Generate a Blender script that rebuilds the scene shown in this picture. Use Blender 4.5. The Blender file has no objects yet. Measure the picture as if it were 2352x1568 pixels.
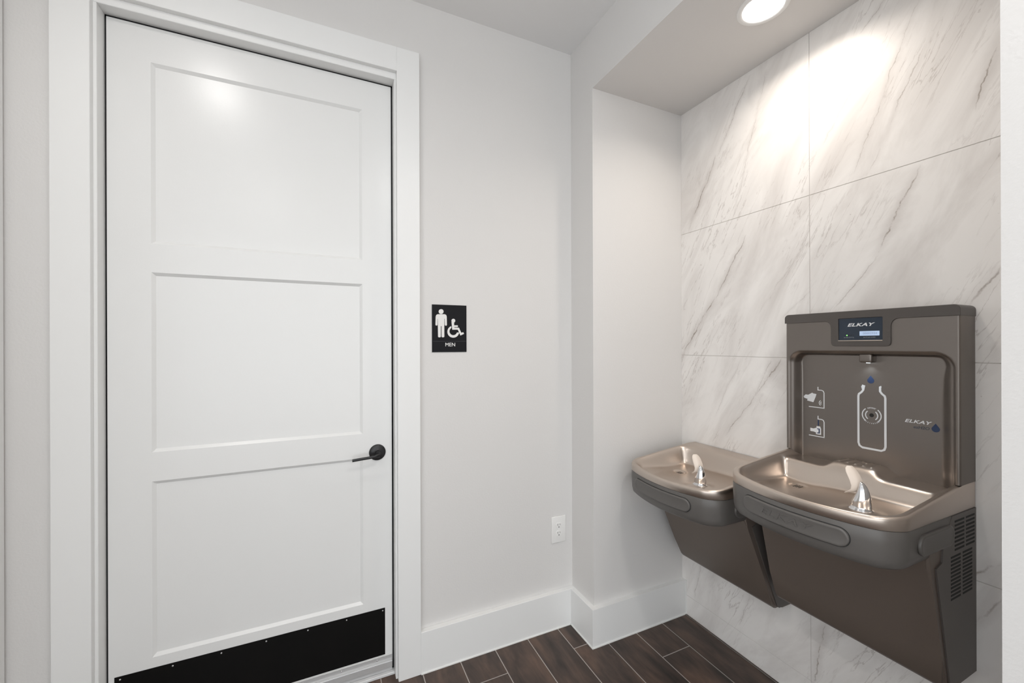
import bpy, bmesh, math, random
import numpy as np
from mathutils import Vector, Matrix
random.seed(7)
C = bpy.context.scene.collection
PI = math.pi

# ---------------------------------------------------------------- dimensions
XB, XM, YA, YB = 1.793, 2.3527, -0.184, -1.447      # corridor wall, tiled wall, alcove sides
H, HS = 2.865, 2.592                                 # ceiling, alcove soffit
YS = 0.0436                                          # face of the door slab
X0, X1, Y0 = -0.229, 1.793, -4.6
XL, YO = -3.2, -1.25                                 # unseen opening on the left beyond YO, added to let world light in

# ---------------------------------------------------------------- camera
cam = bpy.data.cameras.new('camera')
cam.sensor_width = 36.0
cam.lens = 935.23 / 2352 * 36.0
cam.shift_y = 7.92 / 2352
cam.clip_start = 0.02
camo = bpy.data.objects.new('camera', cam)
C.objects.link(camo)
camo.matrix_world = (Matrix.Translation((0.66, -1.7561, 1.395)) @ Matrix.Rotation(-0.42777, 4, 'Z')
                     @ Matrix.Rotation(PI / 2, 4, 'X') @ Matrix.Rotation(-0.0032, 4, 'Z'))
bpy.context.scene.camera = camo

# ---------------------------------------------------------------- world, exposure
w = bpy.data.worlds.new('world')
bpy.context.scene.world = w
w.use_nodes = True
w.node_tree.nodes['Background'].inputs[0].default_value = (0.93, 0.97, 1.0, 1)
w.node_tree.nodes['Background'].inputs[1].default_value = 2.45
vs = bpy.context.scene.view_settings
vs.view_transform = 'Standard'
vs.look = 'None'
vs.gamma = 1.0
vs.exposure = -0.07
vs.use_curve_mapping = False
P_ALCOVE = 3.6
WARM, NEUTRAL = (1.0, 0.90, 0.80), (1.0, 0.97, 0.94)

# ---------------------------------------------------------------- material helpers
def mat(name, col, rough=0.5, metal=0.0, **kw):
    m = bpy.data.materials.new(name)
    m.use_nodes = True
    b = m.node_tree.nodes['Principled BSDF']
    b.inputs['Base Color'].default_value = (*col, 1)
    b.inputs['Roughness'].default_value = rough
    b.inputs['Metallic'].default_value = metal
    for k, v in kw.items():
        b.inputs[k.replace('_', ' ')].default_value = v
    return m
def N(m, typ, **props):
    n = m.node_tree.nodes.new(typ)
    for k, v in props.items():
        setattr(n, k, v)
    return n
def L(m, a, b):
    m.node_tree.links.new(a, b)
def bsdf(m):
    return m.node_tree.nodes['Principled BSDF']
def math_node(m, op, a, b=None, c=None):
    n = N(m, 'ShaderNodeMath', operation=op)
    for i, v in enumerate((a, b, c)):
        if v is None: continue
        if isinstance(v, (int, float)): n.inputs[i].default_value = v
        else: L(m, v, n.inputs[i])
    return n.outputs[0]
def bump(m, scale, strength, dist=0.002, detail=3, rough=0.5, stretch=None):
    co = N(m, 'ShaderNodeTexCoord').outputs['Object']
    if stretch:
        mp = N(m, 'ShaderNodeMapping'); mp.inputs['Scale'].default_value = stretch
        L(m, co, mp.inputs['Vector']); co = mp.outputs[0]
    t = N(m, 'ShaderNodeTexNoise'); t.inputs['Scale'].default_value = scale
    t.inputs['Detail'].default_value = detail; t.inputs['Roughness'].default_value = rough
    L(m, co, t.inputs['Vector'])
    b = N(m, 'ShaderNodeBump'); b.inputs['Strength'].default_value = strength
    b.inputs['Distance'].default_value = dist
    L(m, t.outputs[0], b.inputs['Height']); L(m, b.outputs[0], bsdf(m).inputs['Normal'])
    return t
def vary(m, c1, c2, scale=3.0, detail=4, stretch=None):
    co = N(m, 'ShaderNodeTexCoord').outputs['Object']
    if stretch:
        mp = N(m, 'ShaderNodeMapping'); mp.inputs['Scale'].default_value = stretch
        L(m, co, mp.inputs['Vector']); co = mp.outputs[0]
    t = N(m, 'ShaderNodeTexNoise'); t.inputs['Scale'].default_value = scale; t.inputs['Detail'].default_value = detail
    L(m, co, t.inputs['Vector'])
    r = N(m, 'ShaderNodeValToRGB')
    r.color_ramp.elements[0].position = 0.35; r.color_ramp.elements[1].position = 0.65
    r.color_ramp.elements[0].color = (*c1, 1); r.color_ramp.elements[1].color = (*c2, 1)
    L(m, t.outputs[0], r.inputs[0]); L(m, r.outputs[0], bsdf(m).inputs['Base Color'])

M_WALL = mat('wall_paint', (0.72, 0.705, 0.69), 0.75); bump(M_WALL, 130, 0.22, 0.002)
M_CEIL = mat('ceiling_paint', (0.84, 0.835, 0.83), 0.9); bump(M_CEIL, 90, 0.15, 0.002)
M_TRIM = mat('trim_paint', (0.84, 0.84, 0.83), 0.36); bump(M_TRIM, 260, 0.04, 0.0006)
M_DOOR = mat('door_paint', (0.80, 0.80, 0.79), 0.27); bump(M_DOOR, 180, 0.12, 0.0008)
M_BLACK = mat('black_metal', (0.012, 0.012, 0.013), 0.38)
M_GAP_SHADE = mat('gap_shade_black', (0.006, 0.006, 0.007), 0.8)
M_KICK = mat('kick_plate_black', (0.003, 0.003, 0.003), 0.30, 0.0, Specular_IOR_Level=0.3)
M_SIGN = mat('sign_black', (0.008, 0.008, 0.010), 0.6, 0.0, Specular_IOR_Level=0.2)
M_SIGNW = mat('sign_white', (0.80, 0.79, 0.77), 0.5)
M_ALU = mat('aluminium', (0.66, 0.66, 0.66), 0.4, 0.5)
M_PLASTIC = mat('outlet_plastic', (0.84, 0.83, 0.81), 0.3)
M_SLOT = mat('slot_dark', (0.02, 0.02, 0.02), 0.8)
M_SILL = mat('threshold_stone', (0.70, 0.70, 0.70), 0.35); vary(M_SILL, (0.60, 0.60, 0.61), (0.76, 0.76, 0.755), 9)
M_CHROME = mat('chrome', (0.72, 0.72, 0.73), 0.06, 1.0)
M_GUARD = mat('beige_rubber', (0.80, 0.70, 0.61), 0.42)
M_BASIN = mat('brushed_steel', (0.60, 0.525, 0.465), 0.33, 1.0)
bump(M_BASIN, 60, 0.05, 0.0006, 2, 0.5, (1.0, 14.0, 1.0))
M_PANEL = mat('filler_steel', (0.205, 0.182, 0.165), 0.36, 0.9)
bump(M_PANEL, 90, 0.06, 0.0005, 2, 0.5, (1.0, 12.0, 0.6))
def brushed(m, amount):      # brushed along the wall: highlights stretch up and down
    bsdf(m).inputs['Anisotropic'].default_value = amount
    t = N(m, 'ShaderNodeVectorTransform', vector_type='VECTOR', convert_from='OBJECT', convert_to='WORLD')
    t.inputs[0].default_value = (0, 1, 0); L(m, t.outputs[0], bsdf(m).inputs['Tangent'])
brushed(M_PANEL, 0.6)
M_SIDE = mat('side_panel_plastic', (0.100, 0.088, 0.080), 0.42); bump(M_SIDE, 500, 0.15, 0.0004)
M_CAP = mat('grey_plastic', (0.082, 0.071, 0.064), 0.42); bump(M_CAP, 900, 0.1, 0.0003)
M_APRON = mat('apron_plastic', (0.112, 0.104, 0.097), 0.36); bump(M_APRON, 900, 0.1, 0.0003)
M_CAB = mat('cabinet_vinyl', (0.165, 0.133, 0.112), 0.40, 0.25); bump(M_CAB, 500, 0.22, 0.0005)
M_MARKW = mat('print_white', (0.74, 0.75, 0.76), 0.5)
M_MARKB = mat('print_blue', (0.016, 0.035, 0.095), 0.5)
M_MARKD = mat('print_navy', (0.055, 0.065, 0.085), 0.5)
M_SCREEN = mat('display_glass', (0.020, 0.032, 0.052), 0.18)
def emit(name, col, s):
    m = mat(name, (0.1, 0.1, 0.1), 0.5)
    bsdf(m).inputs['Emission Color'].default_value = (*col, 1)
    bsdf(m).inputs['Emission Strength'].default_value = s
    return m
M_LCD = emit('lcd_lit', (0.55, 0.72, 1.0), 0.75)
M_LCDTXT = mat('lcd_digits', (0.30, 0.38, 0.60), 0.5)
M_LED = emit('led_green', (0.25, 1.0, 0.15), 2.5)
M_LEDW = emit('led_white', (0.85, 0.95, 1.0), 3.0)
M_LENS = emit('downlight_lens', (1.0, 0.96, 0.90), 9.0)
M_DRAIN = mat('drain_hole', (0.01, 0.009, 0.008), 0.6)
M_CAULK = mat('caulk', (0.82, 0.82, 0.80), 0.5)

# ---------------------------------------------------------------- mesh helpers
def obj(name, bm, material, parent=None, smooth=None, label=None):
    me = bpy.data.meshes.new(name)
    bmesh.ops.recalc_face_normals(bm, faces=bm.faces)
    bm.to_mesh(me); bm.free()
    for mm in (material if isinstance(material, (list, tuple)) else [material]):
        me.materials.append(mm)
    if smooth is not None:
        me.polygons.foreach_set('use_smooth', [True] * len(me.polygons))
        me.set_sharp_from_angle(angle=math.radians(smooth))
    o = bpy.data.objects.new(name, me)
    C.objects.link(o)
    if parent: o.parent = parent
    if label: o['label'] = label
    return o
def struct(name, bm, material, parent=None, smooth=None):
    o = obj(name, bm, material, parent, smooth)
    if parent is None: o['kind'] = 'structure'
    return o
def thing(name, label, cat, loc=(0, 0, 0), rz=0.0, group=None):
    o = bpy.data.objects.new(name, None)
    o.empty_display_size = 0.05
    C.objects.link(o)
    o.location = loc; o.rotation_euler = (0, 0, rz)
    o['label'] = label; o['category'] = cat
    if group: o['group'] = group
    return o
def BM(): return bmesh.new()
def box(bm, x0, x1, y0, y1, z0, z1, bevel=0.0, seg=2, mi=0):
    r = bmesh.ops.create_cube(bm, size=1)
    for v in r['verts']:
        v.co = Vector(((x0 + x1) / 2 + v.co.x * (x1 - x0), (y0 + y1) / 2 + v.co.y * (y1 - y0), (z0 + z1) / 2 + v.co.z * (z1 - z0)))
    fs = {f for v in r['verts'] for f in v.link_faces}
    for f in fs: f.material_index = mi
    if bevel > 0:
        es = list({e for f in fs for e in f.edges})
        bmesh.ops.bevel(bm, geom=es, offset=bevel, segments=seg, affect='EDGES', profile=0.5)
    return bm
def quad(bm, pts, mi=0):
    f = bm.faces.new([bm.verts.new(p) for p in pts]); f.material_index = mi
    return f
def prism(bm, pts2, fn, a, b):
    """polygon pts2 in 2D, extruded between a and b; fn(p, t) -> 3D"""
    va = [bm.verts.new(fn(p, a)) for p in pts2]; vb = [bm.verts.new(fn(p, b)) for p in pts2]
    bm.faces.new(va); bm.faces.new(vb)
    n = len(pts2)
    for i in range(n):
        bm.faces.new((va[i], va[(i + 1) % n], vb[(i + 1) % n], vb[i]))
    return bm
def loft(bm, rings, closed=True, cap0=False, cap1=False):
    vs_ = [[bm.verts.new(p) for p in r] for r in rings]
    n = len(rings[0])
    for a, b in zip(vs_[:-1], vs_[1:]):
        for i in range(n if closed else n - 1):
            j = (i + 1) % n
            bm.faces.new((a[i], a[j], b[j], b[i]))
    if cap0: bm.faces.new(vs_[0])
    if cap1: bm.faces.new(vs_[-1])
    return vs_
def cyl(bm, c, axis, r0, r1, length, n=24, caps=True):
    ax = Vector(axis).normalized()
    q = Vector((0, 0, 1)).rotation_difference(ax)
    ring = lambda r, t: [Vector(c) + q @ Vector((r * math.cos(2 * PI * i / n), r * math.sin(2 * PI * i / n), t)) for i in range(n)]
    loft(bm, [ring(r0, 0), ring(r1, length)], True, caps, caps)
def lathe(bm, c, axis, prof, n=32, cap0=False, cap1=False):
    ax = Vector(axis).normalized(); q = Vector((0, 0, 1)).rotation_difference(ax)
    loft(bm, [[Vector(c) + q @ Vector((r * math.cos(2 * PI * i / n), r * math.sin(2 * PI * i / n), t)) for i in range(n)] for r, t in prof], True, cap0, cap1)
def rrect(x0, x1, y0, y1, r, n=5):
    pts = []
    for cx, cy, a0 in ((x1 - r, y1 - r, 0), (x0 + r, y1 - r, PI / 2), (x0 + r, y0 + r, PI), (x1 - r, y0 + r, 1.5 * PI)):
        for i in range(n + 1):
            a = a0 + PI / 2 * i / n
            pts.append((cx + r * math.cos(a), cy + r * math.sin(a)))
    return pts
def stroke(pts, wd, cap=False):
    """outline of a polyline of width wd"""
    Lf, Rt = [], []
    for i, p in enumerate(pts):
        a = Vector(pts[max(i - 1, 0)]); b = Vector(pts[min(i + 1, len(pts) - 1)])
        t = (b - a).normalized(); nrm = Vector((-t.y, t.x))
        k = 1.0
        if 0 < i < len(pts) - 1:
            t1 = (Vector(p) - a).normalized(); k = 1 / max(0.5, t1.dot(t))
        Lf.append(tuple(Vector(p) + nrm * wd / 2 * k)); Rt.append(tuple(Vector(p) - nrm * wd / 2 * k))
    return Lf + Rt[::-1]
def arc(cx, cy, r, a0, a1, n=14):
    return [(cx + r * math.cos(math.radians(a0 + (a1 - a0) * i / n)), cy + r * math.sin(math.radians(a0 + (a1 - a0) * i / n))) for i in range(n + 1)]
def curve_mesh(cu, fn):
    o = bpy.data.objects.new('tmp', cu); C.objects.link(o)
    dg = bpy.context.evaluated_depsgraph_get(); dg.update()
    me = bpy.data.meshes.new_from_object(o.evaluated_get(dg))
    bpy.data.objects.remove(o, do_unlink=True)
    bm = BM(); bm.from_mesh(me); bpy.data.meshes.remove(me)
    for v in bm.verts: v.co = Vector(fn(v.co.x, v.co.y, v.co.z))
    return bm
def shape(loops, thick, fn, bevel=0.0):
    """filled 2D loops (inner loops are holes) with thickness; fn(x, y, t) -> 3D"""
    cu = bpy.data.curves.new('tmp', 'CURVE'); cu.dimensions = '2D'; cu.fill_mode = 'BOTH'
    cu.extrude = max(thick / 2 - bevel, 1e-5); cu.bevel_depth = bevel; cu.bevel_resolution = 2; cu.offset = -bevel
    for lp in loops:
        s = cu.splines.new('POLY'); s.points.add(len(lp) - 1)
        for i, p in enumerate(lp): s.points[i].co = (p[0], p[1], 0, 1)
        s.use_cyclic_u = True
    return curve_mesh(cu, fn)
def text(body, size, fn, thick=0.0004, shear=0.0, sx=1.0, bold=0.0, align='CENTER', spacing=1.0):
    cu = bpy.data.curves.new('tmp', 'FONT'); cu.body = body; cu.size = size; cu.shear = shear
    cu.align_x = align; cu.align_y = 'CENTER'; cu.extrude = thick / 2; cu.offset = bold; cu.space_character = spacing
    cu.resolution_u = 4
    return curve_mesh(cu, lambda x, y, t: fn(x * sx, y, t))
def merge(*bms):
    out = bms[0]
    for b in bms[1:]:
        me = bpy.data.meshes.new('t'); b.to_mesh(me); b.free(); out.from_mesh(me); bpy.data.meshes.remove(me)
    return out
def sstep(x):
    x = np.clip(x, 0, 1); return x * x * (3 - 2 * x)

# ================================================================= FLOOR
bm = BM()
quad(bm, [(XL, Y0, -0.001), (XM + 0.12, Y0, -0.001), (XM + 0.12, 0.15, -0.001), (XL, 0.15, -0.001)], 0)
uvl = bm.loops.layers.uv.new('UVMap')
PW, G = 0.1653, 0.0019
joint = {0: -0.72, 1: -0.171, 2: -0.62, 3: -0.92, 4: -0.171, 5: -0.78, 6: -0.380, 7: -1.10, -1: -0.50}
kmin = int(math.floor((XL - 1.0287) / PW)) - 1
for k in range(kmin, 9):
    xa, xb = 1.0287 + k * PW + G, 1.0287 + (k + 1) * PW - G
    xa, xb = max(xa, XL), min(xb, XM)
    if xb > XM - 0.01: xb = XM + 0.01
    if xb - xa < 0.01: continue
    j = joint.get(k, -((k * 0.411) % 1.2))
    ys = [j + 1.2 * i for i in range(-6, 3)]
    for a, b in zip(ys[:-1], ys[1:]):
        a, b = max(a + G, Y0), min(b - G, 0.15)
        if b - a < 0.02: continue
        f = quad(bm, [(xa, a, 0), (xb, a, 0), (xb, b, 0), (xa, b, 0)], 1)
        u0, v0 = random.random() * 40, random.random() * 40
        for lp in f.loops: lp[uvl].uv = (lp.vert.co.x - xa + u0, lp.vert.co.y - a + v0)
M_GROUT = mat('grout', (0.50, 0.46, 0.43), 0.8)
M_WOOD = mat('wood_plank_tile', (0.04, 0.026, 0.02), 0.42)
uv = N(M_WOOD, 'ShaderNodeTexCoord').outputs['UV']
mp = N(M_WOOD, 'ShaderNodeMapping'); mp.inputs['Scale'].default_value = (9, 1.6, 1); L(M_WOOD, uv, mp.inputs[0])
n1 = N(M_WOOD, 'ShaderNodeTexNoise'); n1.inputs['Scale'].default_value = 2.2; n1.inputs['Detail'].default_value = 8; n1.inputs['Roughness'].default_value = 0.62; n1.inputs['Distortion'].default_value = 0.6
L(M_WOOD, mp.outputs[0], n1.inputs['Vector'])
mp2 = N(M_WOOD, 'ShaderNodeMapping'); mp2.inputs['Scale'].default_value = (3.2, 1.5, 1); L(M_WOOD, uv, mp2.inputs[0])
n2 = N(M_WOOD, 'ShaderNodeTexNoise'); n2.inputs['Scale'].default_value = 2.6; n2.inputs['Detail'].default_value = 3; L(M_WOOD, mp2.outputs[0], n2.inputs['Vector'])
mx = math_node(M_WOOD, 'ADD', math_node(M_WOOD, 'MULTIPLY', n1.outputs[0], 0.55), math_node(M_WOOD, 'MULTIPLY', n2.outputs[0], 0.45))
rp = N(M_WOOD, 'ShaderNodeValToRGB'); cr = rp.color_ramp
cr.elements[0].position = 0.33; cr.elements[0].color = (0.016, 0.011, 0.009, 1)
cr.elements[1].position = 0.68; cr.elements[1].color = (0.150, 0.090, 0.064, 1)
e = cr.elements.new(0.48); e.color = (0.058, 0.038, 0.030, 1)
L(M_WOOD, mx, rp.inputs[0]); L(M_WOOD, rp.outputs[0], bsdf(M_WOOD).inputs['Base Color'])
bp_ = N(M_WOOD, 'ShaderNodeBump'); bp_.inputs['Strength'].default_value = 0.12; bp_.inputs['Distance'].default_value = 0.002
L(M_WOOD, n1.outputs[0], bp_.inputs['Height']); L(M_WOOD, bp_.outputs[0], bsdf(M_WOOD).inputs['Normal'])
for f in bm.faces:
    if f.normal.z < 0: f.normal_flip()
struct('floor', bm, [M_GROUT, M_WOOD])

# ================================================================= WALLS
bm = BM()          # wall with the door opening
OX0, OX1, OZ = -0.012, 0.9205, 2.506
for x0, x1, z0, z1 in ((X0, OX0 - 0.012, 0, H), (OX1 + 0.012, XB, 0, H), (OX0 - 0.012, OX1 + 0.012, OZ + 0.03, H)):
    box(bm, x0, x1, 0, 0.12, z0, z1)
struct('wall_back', bm, M_WALL)
bm = BM()          # right-hand corridor wall: stub by the corner, header over the alcove, near part
box(bm, XB, XM + 0.12, YA, 0.12, 0, H)
box(bm, XB, XM + 0.12, YB, YA, HS, H)
box(bm, XB, XM + 0.12, Y0, YB, 0, H)
struct('wall_right', bm, M_WALL)
bm = BM(); box(bm, X0 - 0.12, X0, YO, 0.12, 0, H); struct('wall_left', bm, M_WALL)
bm = BM(); box(bm, X0 - 0.12, XM + 0.12, Y0, 0.12, H, H + 0.1); box(bm, XL, X0 - 0.12, Y0, YO + .12, H, H + 0.1); struct('ceiling', bm, M_CEIL)

# marble tile
M_MARBLE = mat('marble_tile', (0.78, 0.76, 0.735), 0.34)
m = M_MARBLE
geo = N(m, 'ShaderNodeNewGeometry').outputs['Position']
sep = N(m, 'ShaderNodeSeparateXYZ'); L(m, geo, sep.inputs[0])
yy = math_node(m, 'MULTIPLY', sep.outputs[1], -1.0); zz = sep.outputs[2]
comb = N(m, 'ShaderNodeCombineXYZ'); L(m, yy, comb.inputs[0]); L(m, zz, comb.inputs[1])
rot = N(m, 'ShaderNodeMapping'); rot.inputs['Rotation'].default_value = (0, 0, math.radians(27)); L(m, comb.outputs[0], rot.inputs[0])
# rotated frame: veins run along its y axis
def noise(vec, scale, detail, rough=0.5, sc=None, dist=0.0):
    if sc:
        q = N(m, 'ShaderNodeMapping'); q.inputs['Scale'].default_value = sc; L(m, vec, q.inputs[0]); vec = q.outputs[0]
    t = N(m, 'ShaderNodeTexNoise'); t.inputs['Scale'].default_value = scale; t.inputs['Detail'].default_value = detail
    t.inputs['Roughness'].default_value = rough; t.inputs['Distortion'].default_value = dist; L(m, vec, t.inputs['Vector'])
    return t.outputs[0]
wob = math_node(m, 'SUBTRACT', noise(comb.outputs[0], 9.0, 7, 0.62), 0.5)
wob_f = math_node(m, 'SUBTRACT', noise(comb.outputs[0], 42.0, 4, 0.6), 0.5)
brk = noise(rot.outputs[0], 7.0, 6, 0.7, (3.0, 1.2, 1.0))
brk = math_node(m, 'MULTIPLY', math_node(m, 'SUBTRACT', brk, 0.40), 6.0)
cl = N(m, 'ShaderNodeClamp'); L(m, brk, cl.inputs[0]); brk = cl.outputs[0]
total = None
# main veins: lower end and upper end (distance along the wall, height), half-width, strength
VEINS = [((0.227, 1.967), (0.40, 2.30), .0028, .85), ((0.40, 2.28), (0.57, 2.58), .0018, .7), ((0.475, 1.935), (0.64, 2.56), .0016, .45),
         ((0.97, 2.47), (1.065, 2.56), .0014, .5), ((0.95, 1.99), (1.125, 2.48), .0018, .5), ((0.99, 1.97), (1.14, 2.33), .0022, .5),
         ((0.85, 2.14), (0.955, 2.30), .0015, .4), ((1.245, 2.06), (1.30, 2.26), .0026, .7),
         ((1.005, 1.67), (1.13, 1.955), .0030, .95), ((0.89, 1.53), (1.02, 1.69), .0018, .55),
         ((0.20, 1.36), (0.395, 1.635), .0034, 1.0), ((0.385, 1.61), (0.55, 1.88), .0030, .9),
         ((0.60, 1.52), (0.80, 1.80), .0014, .35), ((0.70, 1.50), (0.81, 1.60), .0014, .45),
         ((1.235, 1.50), (1.30, 1.61), .0040, .6), ((0.585, 1.165), (0.70, 1.335), .0030, .9), ((0.435, 0.965), (0.59, 1.175), .0024, .6),
         ((0.585, 1.165), (0.655, 1.33), .0018, .6), ((0.38, 1.04), (0.52, 1.335), .0014, .35),
         ((1.21, 0.70), (1.30, 0.79), .0045, .6), ((1.22, 0.57), (1.30, 0.69), .0035, .45),
         ((0.815, 0.10), (0.855, 0.375), .0030, .8), ((0.50, 0.12), (0.58, 0.34), .0018, .4), ((0.26, 0.10), (0.30, 0.30), .0020, .5), ((1.0, 0.10), (1.14, 0.36), .0020, .5)]
for (ya, za), (yb, zb), hw, st in VEINS:
    ln = math.hypot(yb - ya, zb - za); tx, tz = (yb - ya) / ln, (zb - za) / ln
    # across = (y-ya)*tz - (z-za)*tx ; along = (y-ya)*tx + (z-za)*tz
    ac = math_node(m, 'ADD', math_node(m, 'MULTIPLY_ADD', yy, tz, -ya * tz + za * tx), math_node(m, 'MULTIPLY', zz, -tx))
    al = math_node(m, 'ADD', math_node(m, 'MULTIPLY_ADD', yy, tx, -ya * tx - za * tz), math_node(m, 'MULTIPLY', zz, tz))
    ac = math_node(m, 'ADD', ac, math_node(m, 'MULTIPLY', wob, 0.040))
    ac = math_node(m, 'ABSOLUTE', math_node(m, 'ADD', ac, math_node(m, 'MULTIPLY', wob_f, 0.008)))
    # taper towards the ends
    tp = math_node(m, 'DIVIDE', math_node(m, 'ABSOLUTE', math_node(m, 'SUBTRACT', al, ln / 2)), ln / 2)
    tp = math_node(m, 'SUBTRACT', 1.0, math_node(m, 'POWER', tp, 4.0))
    core = N(m, 'ShaderNodeMapRange'); core.inputs['From Min'].default_value = 0; core.inputs['From Max'].default_value = hw
    core.inputs['To Min'].default_value = st * .8; core.inputs['To Max'].default_value = 0; L(m, ac, core.inputs['Value'])
    halo = N(m, 'ShaderNodeMapRange'); halo.interpolation_type = 'SMOOTHSTEP'
    halo.inputs['From Min'].default_value = 0; halo.inputs['From Max'].default_value = hw * 9
    halo.inputs['To Min'].default_value = st * .14; halo.inputs['To Max'].default_value = 0; L(m, ac, halo.inputs['Value'])
    v = math_node(m, 'ADD', math_node(m, 'MULTIPLY', core.outputs[0], brk), halo.outputs[0])
    tpc = N(m, 'ShaderNodeClamp'); L(m, tp, tpc.inputs[0])
    v = math_node(m, 'MULTIPLY', v, tpc.outputs[0])
    total = v if total is None else math_node(m, 'MAXIMUM', total, v)
# small generic streaks and clouds along the vein direction
st1 = noise(rot.outputs[0], 4.5, 9, 0.58, (4.6, 0.55, 1.0), 0.3)
ridge = math_node(m, 'ABSOLUTE', math_node(m, 'SUBTRACT', st1, 0.5))
rg = N(m, 'ShaderNodeMapRange'); rg.inputs['From Min'].default_value = 0; rg.inputs['From Max'].default_value = 0.014
rg.inputs['To Min'].default_value = 0.28; rg.inputs['To Max'].default_value = 0; L(m, ridge, rg.inputs['Value'])
gate = noise(rot.outputs[0], 3.1, 3, 0.5, (1.0, 0.6, 1.0))
gt = N(m, 'ShaderNodeMapRange'); gt.inputs['From Min'].default_value = 0.46; gt.inputs['From Max'].default_value = 0.62; L(m, gate, gt.inputs['Value'])
streak = math_node(m, 'MULTIPLY', rg.outputs[0], gt.outputs[0])
cloud = noise(rot.outputs[0], 2.2, 6, 0.6, (2.6, 0.8, 1.0), 0.8)
cg = N(m, 'ShaderNodeMapRange'); cg.inputs['From Min'].default_value = 0.42; cg.inputs['From Max'].default_value = 0.75
cg.inputs['To Max'].default_value = 0.22; L(m, cloud, cg.inputs['Value'])
# fine dark specks
sp = noise(comb.outputs[0], 60.0, 2, 0.5); spm = N(m, 'ShaderNodeMapRange'); spm.inputs['From Min'].default_value = 0.71; spm.inputs['From Max'].default_value = 0.78
spm.inputs['To Max'].default_value = 0.35; L(m, sp, spm.inputs['Value'])
tot = math_node(m, 'ADD', math_node(m, 'MAXIMUM', total, streak), math_node(m, 'ADD', cg.outputs[0], math_node(m, 'MULTIPLY', spm.outputs[0], gt.outputs[0])))
rp = N(m, 'ShaderNodeValToRGB'); cr = rp.color_ramp
cr.elements[0].position = 0.0; cr.elements[0].color = (0.86, 0.835, 0.81, 1)
cr.elements[1].position = 1.0; cr.elements[1].color = (0.20, 0.165, 0.14, 1)
e = cr.elements.new(0.22); e.color = (0.66, 0.625, 0.60, 1)
e = cr.elements.new(0.55); e.color = (0.42, 0.375, 0.335, 1)
L(m, tot, rp.inputs[0]); L(m, rp.outputs[0], bsdf(m).inputs['Base Color'])
bm = BM()
SEAMZ = [0, 0.0993, 0.7163, 1.3394, 1.9667, HS]
g = 0.0011
YL, YR, SV = -YA, -YB, 0.8063
quad(bm, [(XM + 0.002, -YL, 0), (XM + 0.002, -YR, 0), (XM + 0.002, -YR, HS), (XM + 0.002, -YL, HS)], 1)
for z0, z1 in zip(SEAMZ[:-1], SEAMZ[1:]):
    for a, b in ((YL, SV), (SV, YR)):
        box(bm, XM, XM + 0.0035, -(b - (g if b == SV else 0)), -(a + (g if a == SV else 0)), z0 + (g if z0 else 0), z1 - (g if z1 < HS else 0), 0.0006, 1)
box(bm, XM + 0.004, XM + 0.12, -YR, -YL, 0, HS, 0, 1, 1)
M_TGROUT = mat('tile_grout', (0.62, 0.59, 0.56), 0.8)
struct('wall_alcove', bm, [M_MARBLE, M_TGROUT])

# ================================================================= BASEBOARDS, CASINGS
HB, TB = 0.1763, 0.025
def base(bm, pts, n_in):
    """baseboard along a straight run: pts=(x0,x1,y0,y1) box, with a caulk bead"""
    box(bm, *pts, 0.0015, HB, 0.0015, 1)
bm = BM(); box(bm, 1.0217, XB, -TB, 0, 0, HB, 0.0012, 1); box(bm, 1.0217, XB - TB, -TB - 0.004, -TB + .001, -0.0005, 0.004, 0.0, 1, 1)
struct('baseboard_back', bm, [M_TRIM, M_CAULK])
bm = BM(); box(bm, XB - TB, XB, YA - TB + .0005, -TB, 0, HB, 0.0003, 1); box(bm, XB - TB - 0.004, XB - TB + .001, YA - TB - .004, -TB, -0.0005, 0.004, 0, 1, 1)
struct('baseboard_right', bm, [M_TRIM, M_CAULK])
bm = BM(); box(bm, XB - TB - .0002, XM, YA - TB, YA - .0005, 0, HB + .0002, 0.0003, 1); box(bm, XB, XM, YA - .0005, YA, 0, HB, 0); box(bm, XB - TB, XM, YA - TB - .004, YA - TB + .001, -0.0005, 0.004, 0, 1, 1)
box(bm, XM - 0.0035, XM - .0002, YA - TB - 0.0035, YA - TB + .0005, 0, HB, 0, 1, 1)
struct('baseboard_alcove', bm, [M_TRIM, M_CAULK])
bm = BM(); box(bm, XB - TB, XB, Y0, YB, 0, HB, 0.0012, 1)
struct('baseboard_near', bm, M_TRIM)
bm = BM()   # metal edge strip between tile wall and floor
box(bm, XM - 0.012, XM - 0.008, YB, YA - TB, -0.0005, 0.0035, 0.0005, 1)
struct('trim_3', bm, mat('edge_strip', (0.16, 0.145, 0.135), 0.6, 0.0))
# main casing
CL, CR, CT, TC = -0.1156, 1.0217, 2.6314, 0.0255
CIL, CIR, CIT = -0.0215, 0.9285, 2.532
bm = BM()
box(bm, CL, CIL, -TC, 0, 0, CT, 0.0012, 1); box(bm, CIR, CR, -TC, 0, 0, CT, 0.0012, 1); box(bm, CIL, CIR, -TC, 0, CIT, CT, 0.0012, 1)
# jambs: their front edge shows as a bead inside the casing
box(bm, CIL - .001, OX0, -0.0055, 0.12, 0, OZ, 0.0015, 1); box(bm, OX1, CIR + .001, -0.0055, 0.12, 0, OZ, 0.0015, 1)
box(bm, CIL - .001, CIR + .001, -0.0055, 0.12, OZ, CIT + .001, 0.0015, 1)
struct('trim_1', bm, M_TRIM)
bm = BM(); box(bm, -0.2285, -0.2216, -0.15, -0.009, 0, CT, 0.003, 3)
struct('trim_2', bm, M_TRIM)
bm = BM(); box(bm, X0, CL, -TB, 0, 0, HB, 0.0012, 1); struct('baseboard_left', bm, M_TRIM)
bm = BM(); box(bm, OX0, OX1, 0.024, 0.16, 0, 0.012, 0.002, 1); struct('trim_4', bm, M_SILL)

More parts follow.
